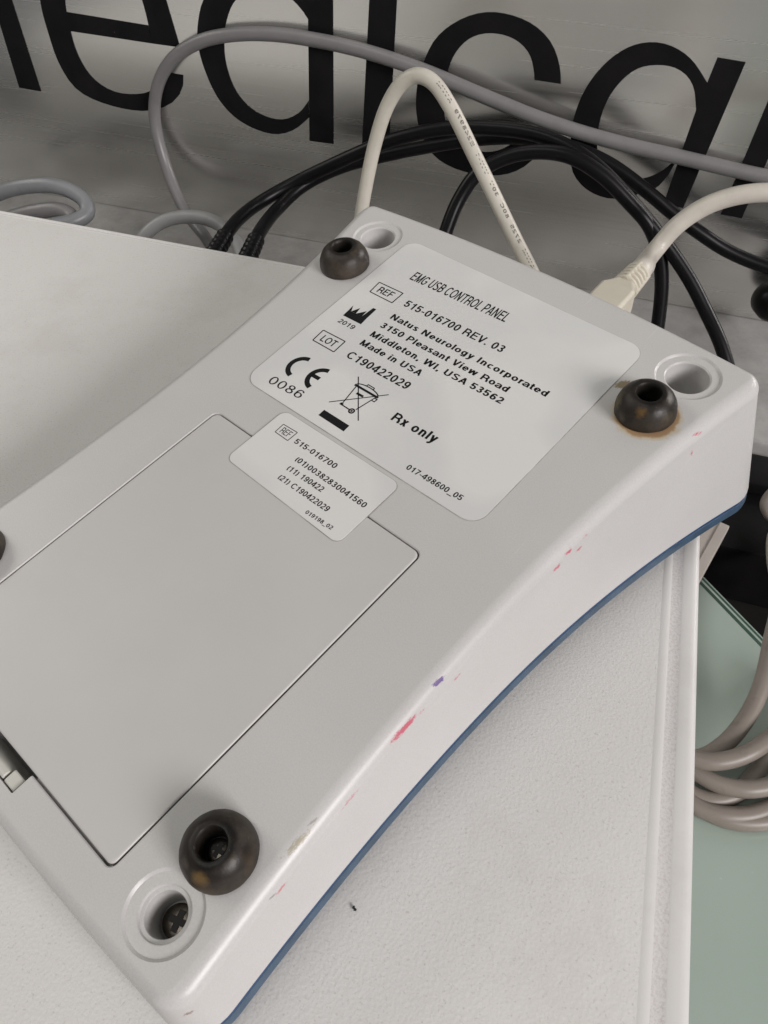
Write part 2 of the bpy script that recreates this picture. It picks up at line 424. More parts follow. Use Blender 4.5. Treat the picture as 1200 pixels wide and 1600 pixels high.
letter([], [[(580, -60), (623, -60), (607, 243), (565, 236)], [(584, -145), (627, -145), (625, -95), (582, -95)]], 'black letter i')
letter([(h3([(552, 262), (552, 235), (545, 190), (520, 130), (470, 80), (400, 48), (320, 38), (240, 60), (165, 115), (125, 190), (103, 270), (100, 340), (110, 400), (150, 480), (210, 522), (300, 546), (380, 545), (440, 520), (500, 462)]),
         h3([(470, 250), (468, 220), (455, 170), (420, 130), (370, 108), (310, 105), (260, 125), (220, 170), (200, 220), (190, 280), (187, 340), (198, 400), (240, 450), (300, 475), (360, 470), (405, 445), (432, 420)]))],
       [], 'black letter c')
letter([(h3([(1012, 262), (960, 185), (900, 145), (840, 132), (770, 145), (700, 190), (640, 260), (605, 330), (587, 400), (582, 480), (590, 540), (630, 590), (690, 618), (740, 620), (800, 605), (850, 588), (890, 545)]),
         h3([(975, 345), (968, 275), (945, 235), (905, 210), (850, 203), (790, 215), (730, 265), (690, 330), (670, 400), (665, 450), (672, 500), (690, 540), (730, 562), (790, 562), (850, 545), (905, 505), (930, 470)]))],
       [h3([(1042, 180), (1130, 195), (935, 650), (873, 638), (975, 345)])], 'black letter a')
letter([], [[(1245, 50), (1285, 57), (1159, 341), (1126, 335)]], 'black letter l')

# glass desk top
glass = empty('glass_tabletop', (0, 0, ZL)); tag(glass, 'pale green frosted glass tabletop with angled corner beside white case', 'tabletop')
def poly_prism(pts, z0, z1): return prism([(pts, z0), (pts, z1)])
def gl(x): return 95.9 - .99 * (x - 152.7)
GP = [(-420, -420), (420, -420), (420, gl(420) if gl(420) > -400 else -200), (300, gl(300)), (100, gl(100)), (-420, gl(100))]
v, f = poly_prism(GP, -70, -60.6); mesh_obj('pane', rel(v, (0, 0, ZL)), f, M['glass'], glass, smooth=False)
def edge_strip(d0, d1, z0, z1, name, mat):
    n = Vector((.99, 1)).normalized(); P = []
    a = Vector((100, gl(100))); b = Vector((300, gl(300)))
    q = [a + n * d0, b + n * d0, b + n * d1, a + n * d1]
    v, f = poly_prism([tuple(p) for p in q], z0, z1); mesh_obj(name, rel(v, (0, 0, ZL)), f, mat, glass, smooth=False)
edge_strip(-2.6, -1.2, -60.55, -60.35, 'bevel_line', M['glass_edge'])
edge_strip(.02, 1.6, -70, -61.2, 'edge', M['glass_edge'])
edge_strip(1.6, 2.6, -70, -61.6, 'rim', M['glass_rim'])

# ------------------------------------------------------------------ white textured case
case = empty('equipment_case', (0, 0, ZL)); tag(case, 'large white textured plastic case with smooth rim under the control panel', 'case')
def xr(y): return 138.6 - (y - 0) * 0.0375 if y < 160 else 138.6 - 160 * .0375
def case_ring(ins, z):
    pts = []
    y0, y1, x0 = -330, 195.2, -430
    for y in (y0 + ins, -200, -100, 0, 100): pts.append((xr(y) - ins, y))
    r = max(34 - ins * .45, 2)
    cx = xr(180) - ins - r; cy = y1 - ins * .35 - r
    for i in range(9):
        a = R_(90 * i / 8); pts.append((cx + r * math.cos(a), cy + r * math.sin(a)))
    for x in (60, 0, -100, -200, -300): pts.append((x, y1 - ins * .35))
    pts.append((x0 + ins, y1 - ins * .35)); pts.append((x0 + ins, y0 + ins))
    return [(x, y, z - ZL) for x, y in pts]
# smooth outer rim
v, f = loft([case_ring(1.5, -57), case_ring(.4, -40), case_ring(.0, -3.0), case_ring(.25, -1.6), case_ring(.9, -.6), case_ring(2.0, -.12), case_ring(3.2, 0), case_ring(6.0, -.05), case_ring(6.4, -.15)], True, False)
mesh_obj('rim', v, f, M['box_smooth'], case)
v, f = loft([case_ring(6.4, -.15), case_ring(7.3, -.32), case_ring(9.0, -.4), case_ring(10.2, -.28)], False, False)
mesh_obj('worn_groove', v, f, M['box_worn'], case)
v, f = loft([case_ring(10.2, -.28), case_ring(10.9, -.1), case_ring(11.8, -.02), case_ring(12.8, -.08), case_ring(13.4, -.2)], False, False)
mesh_obj('ridge', v, f, M['box_smooth'], case)
v, f = loft([case_ring(13.4, -.2), case_ring(14.5, -.22)], False, True)
mesh_obj('top_panel', v, f, M['box_tex'], case)

# black case and white bracket between the ledge and the glass
bc = empty('black_case', (240, 160, -112)); tag(bc, 'black glossy plastic case below the ledge at the right edge', 'case')
o = boxmesh('body', 110, 131, -111, 420, 197, -72, M['black_gloss'], None, 2); o.parent = bc; o.matrix_parent_inverse = Matrix.Translation(Vector((-240, -160, 112)) * S)
o = boxmesh('step', 112, 172, -71.5, 420, 196, -64, M['black_gloss'], None, 2); o.parent = bc; o.matrix_parent_inverse = Matrix.Translation(Vector((-240, -160, 112)) * S)
br = empty('white_bracket', (150, 120, -60)); tag(br, 'white ridged plastic bracket poking out under the blue edge', 'bracket')
a0 = atz(1124, 812, -45); a1 = atz(1072, 905, -45); d = (a1 - a0).normalized(); w = Vector((-d.y, d.x, 0))
def beam(name, o0, o1, z0, z1, mat, ext0=0):
    q = [a0 - d * ext0 + w * o0, a1 + d * 20 + w * o0, a1 + d * 20 + w * o1, a0 - d * ext0 + w * o1]
    v, f = prism([([(p.x, p.y) for p in q], z0), ([(p.x, p.y) for p in q], z1)])
    o = mesh_obj(name, rel(v, (150, 120, -60)), f, mat, br, smooth=False)
    b = o.modifiers.new('bevel', 'BEVEL'); b.width = .7 * S; b.segments = 3
M['bracket'] = plain('aged_white_plastic', (.40, .365, .33), .45, .08)
beam('plate', -6, 5.4, -58, -46, M['bracket'])
beam('ridge', .8, 5.2, -45.9, -45.3, M['bracket'], -.6)

# ------------------------------------------------------------------ cables
def cab(name, path, r, mat, label, group=None, parent=None, n=10, sides=18):
    P = catmull(path, n); v, f = tube(P, r, sides)
    if parent: return mesh_obj(name, rel(v, parent['o']), f, mat, parent), P
    o = mesh_obj(name, v, f, mat); tag(o, label, 'cable', group); return o, P
# grey cable looping over the lettering
g = [aty(335, 395, 268), aty(322, 372, 274), aty(288, 328, 290), aty(260, 262, 305), aty(242, 190, 312), aty(246, 135, 313.5), aty(270, 92, 313.7), aty(310, 66, 313.8), aty(355, 55, 313.8), aty(420, 53, 313.8),
     aty(490, 62, 313.4), aty(570, 80, 312.5), aty(660, 110, 311), aty(760, 152, 309.5), aty(850, 188, 309.5), aty(950, 219, 311), aty(1060, 245, 312.5), aty(1200, 277, 313), aty(1330, 300, 313)]
cab('cable', g, 3.95, M['c_grey'], 'grey cable arching in a wide loop across the black lettering')
# ivory cable arch
wpath = [aty(548, 420, 232), aty(560, 360, 236), aty(571, 295, 240), aty(585, 228, 244), aty(604, 168, 246), aty(628, 130, 246), aty(652, 118, 245), aty(676, 128, 243), aty(703, 166, 240), aty(738, 236, 234), aty(775, 312, 226), aty(803, 370, 219), aty(826, 415, 213), aty(850, 465, 206)]
wc = empty('cable', wpath[0]); wc['o'] = tuple(wpath[0]); tag(wc, 'ivory cable standing up in a narrow arch behind the control panel', 'cable')
_, WP = cab('sheath', wpath, 3.75, M['c_white'], None, parent=wc, n=12)
del wc['o']
WC = wc
# black cables plugged into the back of the case
def boot(parent, a, b, r):
    a = Vector(a); b = Vector(b); n = 22; P = [a.lerp(b, i / n) for i in range(n + 1)]
    def rad(t): return r * (1.0 - .12 * t) * (1.0 if (int(t * 22 + .5) % 4) < 2 else .93)
    v, f = tube(P, rad, 20); return mesh_obj('connector_boot', rel(v, parent['o']), f, M['c_black'], parent, angle=25)
def black_cable(p0, p1, path, label):
    start = aty(*p0, 197); end = aty(*p1, 215)
    e = empty('cable', start); e['o'] = tuple(start); tag(e, label, 'cable', 'black cables plugged into the back of the white case')
    boot(e, start, end, 5.7)
    cab('sheath', [start.lerp(end, .75), end] + path, 3.9, M['c_black'], None, parent=e); del e['o']
black_cable((331, 404), (353, 367), [aty(372, 343, 235), aty(402, 319, 256), aty(450, 291, 272), aty(520, 257, 282), aty(600, 223, 287), aty(690, 201, 288), aty(760, 200, 288), aty(830, 208, 287), aty(885, 228, 284), aty(935, 262, 280), aty(975, 302, 277), aty(1012, 345, 274), aty(1050, 395, 270), aty(1078, 438, 265), aty(1102, 485, 258), aty(1126, 537, 248), aty(1142, 590, 238)],
            'black cable from left plug, arching over and dropping behind the panel corner')
black_cable((383, 412), (401, 372), [aty(414, 350, 235), aty(435, 325, 258), aty(472, 291, 276), aty(530, 262, 290), aty(600, 243, 298), aty(680, 227, 302), aty(760, 216, 304), aty(830, 216, 304), aty(900, 233, 303), aty(955, 258, 302), aty(1012, 300, 300), aty(1050, 332, 299), aty(1095, 365, 298), aty(1137, 392, 298), aty(1200, 418, 298), aty(1290, 440, 297)],
            'black cable from right plug, running off past the cream cable')
cab('cable', [aty(680, 425, 238), aty(690, 385, 246), aty(698, 358, 252), aty(716, 314, 262), aty(746, 271, 270), aty(790, 246, 275), aty(838, 237, 277), aty(890, 244, 277), aty(940, 273, 276), aty(985, 318, 274), aty(1014, 352, 273), aty(1030, 395, 272), aty(1034, 445, 268), aty(1029, 500, 262), aty(1020, 560, 254)], 4.0, M['c_black'],
    'black cable hooked in a low arch between ivory cable and cream plug')
# grey coil on the ledge, far left
cab('cable', [aty(-60, 330, 262), aty(-20, 310, 262), aty(15, 296, 262), aty(50, 290, 263), aty(80, 290, 264), aty(110, 298, 264), aty(133, 315, 262), aty(136, 333, 256), aty(118, 345, 248), aty(85, 352, 240)], 5.0, M['c_dgrey'], 'slate grey cable coiled on the ledge behind the case, far left')
cab('cable', [aty(-10, 350, 250), aty(25, 338, 252), aty(60, 330, 254), aty(92, 328, 256), aty(112, 338, 254), aty(112, 356, 246), aty(90, 370, 238)], 5.0, M['c_grey'], 'grey cable bent inside the slate coil behind the case')
cab('cable', [aty(214, 385, 250), aty(232, 362, 256), aty(255, 346, 262), aty(285, 339, 266), aty(318, 341, 266), aty(348, 354, 262), aty(368, 376, 255), aty(378, 405, 246)], 4.3, M['c_lgrey'], 'short light grey cable hump behind the case beside black plugs')
# black round plug at the right edge by the wall
pb = aty(1206, 470, 300)
v, f = lathe([(0, -11), (6, -10.5), (9.5, -8), (11, -4), (11, 6), (9, 10), (5.5, 12), (5, 20), (0, 20)], 28)
o = mesh_obj('power_plug', v, f, M['black_gloss']); o.location = pb * S; o.rotation_euler = (R_(70), R_(20), 0); tag(o, 'black round power plug against the metal panel at right edge', 'plug')
# beige coil on the glass
def gz(px, py, z=-55.5): return atz(px, py, z)
bcoil = empty('cable_coil', gz(1180, 1200, ZL)); tag(bcoil, 'beige cable coiled in loops on the glass beside the case', 'cable'); bcoil['o'] = tuple(gz(1180, 1200, ZL))
cab('loop', [gz(1235, 880, -38), gz(1208, 990, -40), gz(1192, 1065, -44), gz(1172, 1112, -48), gz(1142, 1153, -50), gz(1110, 1178, -52), gz(1080, 1190, -53), gz(1062, 1212, -55.5)], 3.35, M['c_beige'], None, parent=bcoil)
cab('loop', [gz(1300, 1080, -46), gz(1240, 1130, -46), gz(1205, 1153, -46), gz(1172, 1175, -46), gz(1140, 1187, -47), gz(1104, 1190, -48), gz(1066, 1180, -50)], 3.35, M['c_beige'], None, parent=bcoil)
cab('loop', [gz(1300, 1190, -50), gz(1240, 1216, -50), gz(1205, 1228, -50), gz(1165, 1233, -50), gz(1125, 1226, -51), gz(1095, 1211, -52), gz(1064, 1190, -53)], 3.35, M['c_beige'], None, parent=bcoil)
cab('loop', [gz(1290, 1060, -56), gz(1235, 1130, -56), gz(1200, 1180, -56), gz(1175, 1215, -56), gz(1148, 1242, -56), gz(1112, 1250, -56), gz(1085, 1243, -56), gz(1060, 1225, -56)], 3.35, M['c_beige'], None, parent=bcoil)
cab('loop', [gz(1300, 1205, -55), gz(1240, 1245, -55), gz(1205, 1262, -55), gz(1165, 1274, -55), gz(1125, 1273, -55), gz(1092, 1262, -55.5), gz(1062, 1240, -55.8)], 3.35, M['c_beige'], None, parent=bcoil)
cab('loop', [gz(1300, 1250, -56.2), gz(1240, 1272, -56.2), gz(1205, 1282, -56.2), gz(1165, 1285, -56.2), gz(1130, 1279, -56.2), gz(1100, 1266, -56.2)], 3.35, M['c_beige'], None, parent=bcoil)
del bcoil['o']
cab('cable', [gz(1290, 735, -40), gz(1240, 748, -42), gz(1215, 766, -44), gz(1199, 787, -47), gz(1206, 804, -51), gz(1230, 812, -56), gz(1290, 815, -63)], 3.5, M['c_beige'], 'beige cable end bending over the black case at right edge')
cab('cable', [gz(1240, 812, -60), gz(1212, 832, -63), gz(1208, 866, -65), gz(1214, 905, -66), gz(1230, 960, -67)], 3.2, M['c_white'], 'pale cable hanging down over the black case at right edge')

# ------------------------------------------------------------------ the control panel (upside down)
DR = Matrix(((0.9085, 0.4117, -0.0710), (-0.4176, 0.8998, -0.1264), (0.0119, 0.1445, 0.9894)))
DT = Vector((49.408, 107.974, 63.744))
dev = bpy.data.objects.new('control_panel', None); dev.empty_display_size = .05
dev.matrix_world = Matrix.Translation(DT * S) @ DR.to_4x4(); col.objects.link(dev)
tag(dev, 'white plastic control panel lying upside down with printed labels and dark rubber feet', 'control panel')

def halfw(y):
    yy = y + 128
    return 77.9 + (8.0e-4 if yy > 0 else 4.6e-4) * yy * yy
def yback(x): return 15.3 - .00055 * x * x
def yfront(x): return -244.3 + .00045 * x * x
def outline():
    pts = []; rb = 8.0; rf = 8.0
    wb = halfw(12); wf = halfw(-241)
    ybk = yback(wb); yfr = yfront(wf)
    n = 36
    ys = [yfr + rf + (ybk - rb - yfr - rf) * i / n for i in range(n + 1)]
    R = [(halfw(y), y) for y in ys]
    def bez(a, c, b, m=10):
        out = []
        for i in range(1, m):
            t = i / m
            k = .58                         # closer to a circle than a quadratic
            c1 = (a[0] + (c[0] - a[0]) * k, a[1] + (c[1] - a[1]) * k); c2 = (b[0] + (c[0] - b[0]) * k, b[1] + (c[1] - b[1]) * k)
            q = [(1 - t) ** 3 * a[j] + 3 * (1 - t) ** 2 * t * c1[j] + 3 * (1 - t) * t * t * c2[j] + t ** 3 * b[j] for j in (0, 1)]
            out.append(tuple(q))
        return out
    xs = [wb - rb - (2 * (wb - rb)) * i / 24 for i in range(25)]
    B = [(x, yback(x)) for x in xs]
    xf = [-(wf - rf) + (2 * (wf - rf)) * i / 24 for i in range(25)]
    F = [(x, yfront(x)) for x in xf]
    L = [(-x, y) for x, y in R[::-1]]
    pts = R + bez(R[-1], (wb + .2, ybk + .2), B[0]) + B + bez(B[-1], (-wb - .2, ybk + .2), L[0]) + L + bez(L[-1], (-wf, yfr), F[0]) + F + bez(F[-1], (wf, yfr), R[0])
    return pts
OUT = outline(); NO = len(OUT)
NRM = []
for i in range(NO):
    a = OUT[i - 2]; b = OUT[(i + 2) % NO]; t = Vector((b[0] - a[0], b[1] - a[1])).normalized(); NRM.append(Vector((t.y, -t.x)))
def Hd(y):                                   # depth of the white shell, deep at the back
    t = (y + 244) / 258
    return 21.6 + 33.6 * t - 4.0 * math.sin(math.pi * max(0, min(1, t)))
def rr(i): return 5.2 * abs(NRM[i].x) ** 2 + 3.2 * abs(NRM[i].y) ** 2
def ring(fn):
    out = []
    for i in range(NO):
        o, z = fn(i); p = Vector(OUT[i]) + NRM[i] * o; out.append((p.x, p.y, z))
    return out
rings = []
for k in range(9):
    a = R_(90 * k / 8)
    rings.append(ring(lambda i, a=a: (-rr(i) * (1 - math.sin(a)), -rr(i) * (1 - math.cos(a)))))
def side(i, fr): r = rr(i); h = Hd(OUT[i][1]); return (.19 * (h - r) * fr, -r - (h - r) * fr)
for fr in (.03, .1, .3, .6, .9, .97):
    rings.append(ring(lambda i, fr=fr: side(i, fr)))
def lip(do, dz): return lambda i: (side(i, 1)[0] + do, -Hd(OUT[i][1]) + dz)
rings.append(ring(lip(0.0, .15))); rings.append(ring(lip(-.35, -.1))); rings.append(ring(lip(-1.6, -.1)))
v, f = loft(rings)
shell = mesh_obj('shell', v, f, M['plastic'], dev)
# cutters
cutters = []
CX0, CX1, CY0, CY1 = -49.4, 46.9, -231.0, -113.9
def cutter(v, f): o = mesh_obj('cutter', v, f, None, dev, smooth=False); cutters.append(o)
cutter(*prism([(rrect(CX0, CY0, CX1, CY1, (2.6, 2.6, 2.2, 2.2)), -3.2), (rrect(CX0, CY0, CX1, CY1, (2.6, 2.6, 2.2, 2.2)), -.35), (rrect(CX0 - .35, CY0 - .35, CX1 + .35, CY1 + .35, (2.9, 2.9, 2.5, 2.5)), .02), (rrect(CX0 - .35, CY0 - .35, CX1 + .35, CY1 + .35, (2.9, 2.9, 2.5, 2.5)), 2)]))
cutter(*prism([(rrect(-15, -237.3, 11.4, -226, .5), -17), (rrect(-15, -237.3, 11.4, -226, .5), 2)]))
HOLES = [(70.8, -3.6, 10.8, 7.3, 'a'), (-70.6, -6.0, 10.3, 7.0, 'a'), (64.6, -228.0, 9.9, 5.2, 'b'), (-64.6, -226.5, 9.9, 5.2, 'b')]
for (hx, hy, ro, ri, k) in HOLES:
    if k == 'a': prof = [(0, -16), (ri - .5, -16), (ri - .1, -2), (ri, -1.2), (ri + .5, -.75), (ro - .5, -.7), (ro - .05, -.25), (ro + .3, .02), (ro + .3, 2), (0, 2)]
    else: prof = [(0, -13), (ri - .2, -13), (ri, -2.2), (ri + .25, -1.7), (ri + 1.1, -1.5), (ri + 1.4, -.8), (ri + 1.7, -.7), (ro - .5, -.65), (ro - .05, -.25), (ro + .3, .02), (ro + .3, 2), (0, 2)]
    cutter(*lathe(prof, 56, (hx, hy, 0)))
for c in cutters:
    m = shell.modifiers.new('cut', 'BOOLEAN'); m.object = c; m.operation = 'DIFFERENCE'; m.solver = 'EXACT'
bpy.context.view_layer.update()
dg = bpy.context.evaluated_depsgraph_get()
me = bpy.data.meshes.new_from_object(shell.evaluated_get(dg))
shell.modifiers.clear(); shell.data = me
for c in cutters: bpy.data.objects.remove(c, do_unlink=True)
me.polygons.foreach_set('use_smooth', [True] * len(me.polygons)); me.set_sharp_from_angle(angle=R_(32))
if not me.materials: me.materials.append(M['plastic'])
wn = shell.modifiers.new('normals', 'WEIGHTED_NORMAL'); wn.keep_sharp = True; wn.weight = 80

# blue trim underneath
v, f = loft([ring(lip(-1.4, .3)), ring(lip(-1.3, -1.2)), ring(lip(-.9, -1.6)), ring(lip(.05, -2.0)), ring(lip(.6, -4.8)), ring(lip(.6, -5.6)), ring(lip(0, -6.6)), ring(lip(-1.2, -7.0)), ring(lip(-8, -7.1))])
gv, gf = loft([ring(lip(-.5, .1)), ring(lip(-.22, -.25)), ring(lip(-.12, -1.9)), ring(lip(-.6, -2.0))], False, False)
trim = mesh_obj('blue_trim', v, f, M['blue'], dev); trim['label'] = 'slate blue front shell edge'
mesh_obj('seam', gv, gf, M['dark_groove'], trim)

# battery cover
g_ = .45
def cv(ins, z): return (rrect(CX0 + g_ + ins, CY0 + g_ + .25 + ins, CX1 - g_ - ins, CY1 - g_ - ins, (2.3, 2.3, 1.8, 1.8)), z)
v, f = prism([cv(.0, -2.8), cv(0, -.35), cv(.1, -.1), cv(.35, .06), cv(.7, .10)])
cover = mesh_obj('cover', v, f, M['cover'], dev); cover['label'] = 'large rectangular compartment cover'
w_ = cover.modifiers.new('normals', 'WEIGHTED_NORMAL'); w_.keep_sharp = False; w_.weight = 90
# latch
v = []; f = []
prof = [(-237.0, -7.5), (-237.0, -1.0), (-236.4, -.5), (-235.4, -.5), (-234.5, -1.0), (-233.8, -2.2), (-233.4, -3.8), (-233.2, -6.0)]
xs = (-14.6, 5.2)
for x in xs: v += [(x, y, z) for y, z in prof] + [(x, -233.2, -16), (x, -237.0, -16)]
n = len(prof) + 2
f = [(i, (i + 1) % n, n + (i + 1) % n, n + i) for i in range(n)] + [tuple(range(n)), tuple(range(n, 2 * n))[::-1]]
lt = mesh_obj('latch', v, f, M['latch'], dev); b = lt.modifiers.new('bevel', 'BEVEL'); b.width = .35 * S; b.segments = 3
v, f = prism([(rrect(5.9, -237.0, 10.9, -233.2, .4, 3), -8.5), (rrect(5.9, -237.0, 10.9, -233.2, .4, 3), -1.0), (rrect(6.2, -236.7, 10.6, -233.5, .4, 3), -.7)])
mesh_obj('latch_stop', v, f, M['latch'], dev)

# rubber feet
def cross_screw(parent, c, r, name='screw', hdeep=.7):
    v, f = lathe([(0, -hdeep), (r, -hdeep), (r, -.15), (r * .85, .1), (r * .4, .28), (0, .32)], 28, c)
    s_ = mesh_obj(name, v, f, M['screw'], parent)
    v = []; f = []
    return s_
def cross_recess(parent, c, r, ang):
    """raised rim of the worn cross slot plus dark cross"""
    L = r * .62; w = r * .2
    P = [(w, w), (w, L), (-w, L), (-w, w), (-L, w), (-L, -w), (-w, -w), (-w, -L), (w, -L), (w, -w), (L, -w), (L, w)]
    a = R_(ang); P = [(c[0] + x * math.cos(a) - y * math.sin(a), c[1] + x * math.sin(a) + y * math.cos(a)) for x, y in P]
    v, f = prism([(P, c[2] + .22), (P, c[2] + .40)])
    mesh_obj('cross_slot', v, f, M['screw_shadow'], parent, smooth=False)
FEET = [(67.9, -25.9, 20, 'amber-stained rubber foot with glue ring'), (-68.8, -27.6, 65, None), (64.8, -210.1, 12, 'dark rubber foot with ochre patch and cross screw'), (-65.8, -203.6, 40, None)]
for k, (fx, fy, rot, lab) in enumerate(FEET):
    e = bpy.data.objects.new('rubber_foot', None); e.location = Vector((fx, fy, 0)) * S; col.objects.link(e); e.parent = dev
    e.empty_display_size = .01
    prof = [(0, .02), (9.8, .02), (10.1, .4), (10.15, 1.5), (9.95, 3.2), (9.4, 5.0), (8.5, 6.6), (7.2, 7.9), (5.9, 8.75), (5.0, 9.05), (4.35, 8.95), (3.95, 8.5), (3.75, 7.6), (3.6, 1.6), (0, 1.6)]
    fs = (.985, 1, .95, 1)[k]; prof = [(r * fs, z) for r, z in prof]
    v, f = lathe(prof, 56)
    v2 = []
    for p in v:
        q = Vector(p); nn = noise.noise(q * .35 + Vector((k * 9, 3, 1))) * .16; h = Vector((q.x, q.y, 0))
        q += (h.normalized() if h.length > .1 else Vector()) * nn * (1 if q.z > .3 else 2.2)
        v2.append(tuple(q))
    o = mesh_obj('dome', v2, f, M[('rubber_amber', 'rubber', 'rubber_ochre', 'rubber')[k]], e)
    if lab: e['label'] = lab
    s_ = cross_screw(e, (0, 0, 2.4), 2.9); cross_recess(e, (0, 0, 2.45), 2.9, rot)
for (hx, hy, ro, ri, k) in HOLES:
    if k == 'b':
        e = bpy.data.objects.new('recessed_screw', None); e.location = Vector((hx, hy, -12.2)) * S; col.objects.link(e); e.parent = dev
        cross_screw(e, (0, 0, .9), 4.2, 'head', 1.6); cross_recess(e, (0, 0, 1.0), 4.2, 20)

# ------------------------------------------------------------------ lettering: a plain grotesque drawn in strokes
def EA(cx, cy, rx, ry, a0, a1, n=None):
    n = n or max(4, int(abs(a1 - a0) / 15))
    return [(cx + rx * math.cos(R_(a0 + (a1 - a0) * i / n)), cy + ry * math.sin(R_(a0 + (a1 - a0) * i / n))) for i in range(n + 1)]
def font(w):
    h = w / 2; t = 1 - h; b = h; X = .73; xt = X - h; G = {}
    def full(c): return EA(c[0], c[1], c[2], c[3], 0, 360, 28)
    ox = .35
    G['O'] = (.80, [full((.40, .5, .37 - h, t - .5))])
    G['C'] = (.74, [EA(.39, .5, .36 - h, t - .5, 42, 318)])
    G['G'] = (.79, [EA(.39, .5, .36 - h, t - .5, 42, 330) + [(.72 - h, .45)], [(.42, .45), (.72, .45)]])
    G['E'] = (.67, [[(.07 + h, 0), (.07 + h, 1)], [(.07, t), (.62, t)], [(.07, .53), (.58, .53)], [(.07, b), (.64, b)]])
    G['F'] = (.61, [[(.07 + h, 0), (.07 + h, 1)], [(.07, t), (.60, t)], [(.07, .51), (.54, .51)]])
    G['L'] = (.58, [[(.07 + h, 0), (.07 + h, 1)], [(.07, b), (.56, b)]])
    G['T'] = (.64, [[(.32, 0), (.32, 1)], [(.03, t), (.61, t)]])
    G['I'] = (.28, [[(.14, 0), (.14, 1)]])
    G['M'] = (.86, [[(.07 + h, 0), (.07 + h, 1)], [(.79 - h, 0), (.79 - h, 1)], [(.07 + h, 1), (.43, .02)], [(.79 - h, 1), (.43, .02)]])
    G['N'] = (.74, [[(.07 + h, 0), (.07 + h, 1)], [(.67 - h, 0), (.67 - h, 1)], [(.07 + h, 1), (.67 - h, 0)]])
    G['A'] = (.68, [[(.02 + h, 0), (.34, 1)], [(.66 - h, 0), (.34, 1)], [(.16, .30), (.52, .30)]])
    G['V'] = (.66, [[(.02 + h, 1), (.33, 0)], [(.64 - h, 1), (.33, 0)]])
    G['W'] = (.96, [[(.02 + h, 1), (.25, 0)], [(.48, 1), (.25, 0)], [(.48, 1), (.71, 0)], [(.94 - h, 1), (.71, 0)]])
    G['U'] = (.73, [[(.07 + h, 1), (.07 + h, .33)] + EA(.365, .33, .295 - h, .33 - h, 180, 360) + [(.66 - h, 1)]])
    def bowl(x0, y0, y1, xe): r = (y1 - y0) / 2; return [(x0, y1), (xe - min(r, .26), y1)] + EA(xe - min(r, .26), (y0 + y1) / 2, min(r, .26), r, 90, -90) + [(x0, y0)]
    G['P'] = (.67, [[(.07 + h, 0), (.07 + h, 1)], bowl(.07, .44, t, .64 - h)])
    G['R'] = (.72, [[(.07 + h, 0), (.07 + h, 1)], bowl(.07, .46, t, .66 - h), [(.42, .46), (.55, .42), (.61, .30), (.62, .1), (.66, 0)]])
    G['B'] = (.69, [[(.07 + h, 0), (.07 + h, 1)], bowl(.07, .53, t, .61 - h), bowl(.07, b, .53, .65 - h)])
    S_ = lambda W, H: EA(W / 2, H * .745 - h * .1, W / 2 - .04 - h, H * .255 - h * .9, 25, 262, 14) + EA(W / 2, H * .265 + h * .1, W / 2 - .03 - h, H * .265 - h * .9, 82, -155, 14)
    G['S'] = (.67, [S_(.67, 1)])
    # digits
    D = .56; c = D / 2
    G['0'] = (D, [full((c, .5, .245 - h, t - .5))])
    G['1'] = (D, [[(.33, 0), (.33, 1)], [(.33, .86), (.25, .78), (.10, .74)]])
    G['2'] = (D, [EA(c, .71, .225 - h, t - .71, 170, -20, 12) + [(.40, .48), (.16, .22), (.07 + h, b)], [(.04, b), (.51, b)]])
    G['3'] = (D, [EA(c - .01, .745, .215 - h, t - .745, 165, -80, 12) + [(.22, .53)], [(.22, .53)] + EA(c - .01, .28, .235 - h, .28 - h, 82, -168, 12)])
    G['4'] = (D, [[(.40, 0), (.40, 1)], [(.40, 1), (.05, .28)], [(.03, .26), (.54, .26)]])
    G['5'] = (D, [[(.48, t), (.13, t), (.09, .50)], [(.09, .50)] + EA(c - .02, .335, .245 - h, .335 - h, 140, -165, 14)])
    G['6'] = (D, [full((c, .325, .24 - h, .325 - h)), EA(c + .02, .5, .255 - h, t - .5, 38, 205, 12)])
    G['9'] = (D, [full((c, .675, .24 - h, .325 - h)), EA(c - .02, .5, .255 - h, t - .5, 218, 385, 12)])
    G['7'] = (D, [[(.04, t), (.51, t)], [(.49 - h * .3, t), (.33, .55), (.20, 0)]])
    G['8'] = (D, [full((c, .745, .205 - h, t - .745)), full((c, .27, .24 - h, .27 - h))])
    G['-'] = (.34, [[(.04, .36), (.30, .36)]]); G['.'] = (.28, [[(.14, 0), (.14, w * 1.1)]]); G[','] = (.28, [[(.15, w), (.15, 0), (.10, -.14)]])
    G['_'] = (.56, [[(0, -.14), (.56, -.14)]]); G[' '] = (.28, [])
    G['('] = (.33, [EA(.44, .42, .34 - h, .62, 132, 228)]); G[')'] = (.33, [EA(-.11, .42, .34 - h, .62, 48, -48)])
    # lower case
    cy = X / 2; ry = X / 2 - h
    G['o'] = (.57, [full((.285, cy, .25 - h, ry))])
    G['c'] = (.52, [EA(.28, cy, .245 - h, ry, 45, 315)])
    G['e'] = (.56, [EA(.28, cy, .25 - h, ry, 0, 322), [(.05, cy), (.53 - h * .2, cy)]])
    G['a'] = (.55, [EA(.26, xt - .19, .19, .19, 160, 0) + [(.45, .12), (.51, .02)], EA(.235, .20, .195 - h * .5, .20 - h * .8, 60, 330, 14), [(.33, .36), (.45, .42)]])
    G['d'] = (.58, [full((.275, cy, .24 - h, ry)), [(.52 - h, 0), (.52 - h, 1)]])
    G['p'] = (.58, [full((.305, cy, .24 - h, ry)), [(.06 + h, -.22), (.06 + h, X)]])
    G['g'] = (.58, [full((.275, cy, .24 - h, ry)), [(.52 - h, X), (.52 - h, .0)] + EA(.285, -.02, .235 - h, .20 - h, 0, -160, 10)])
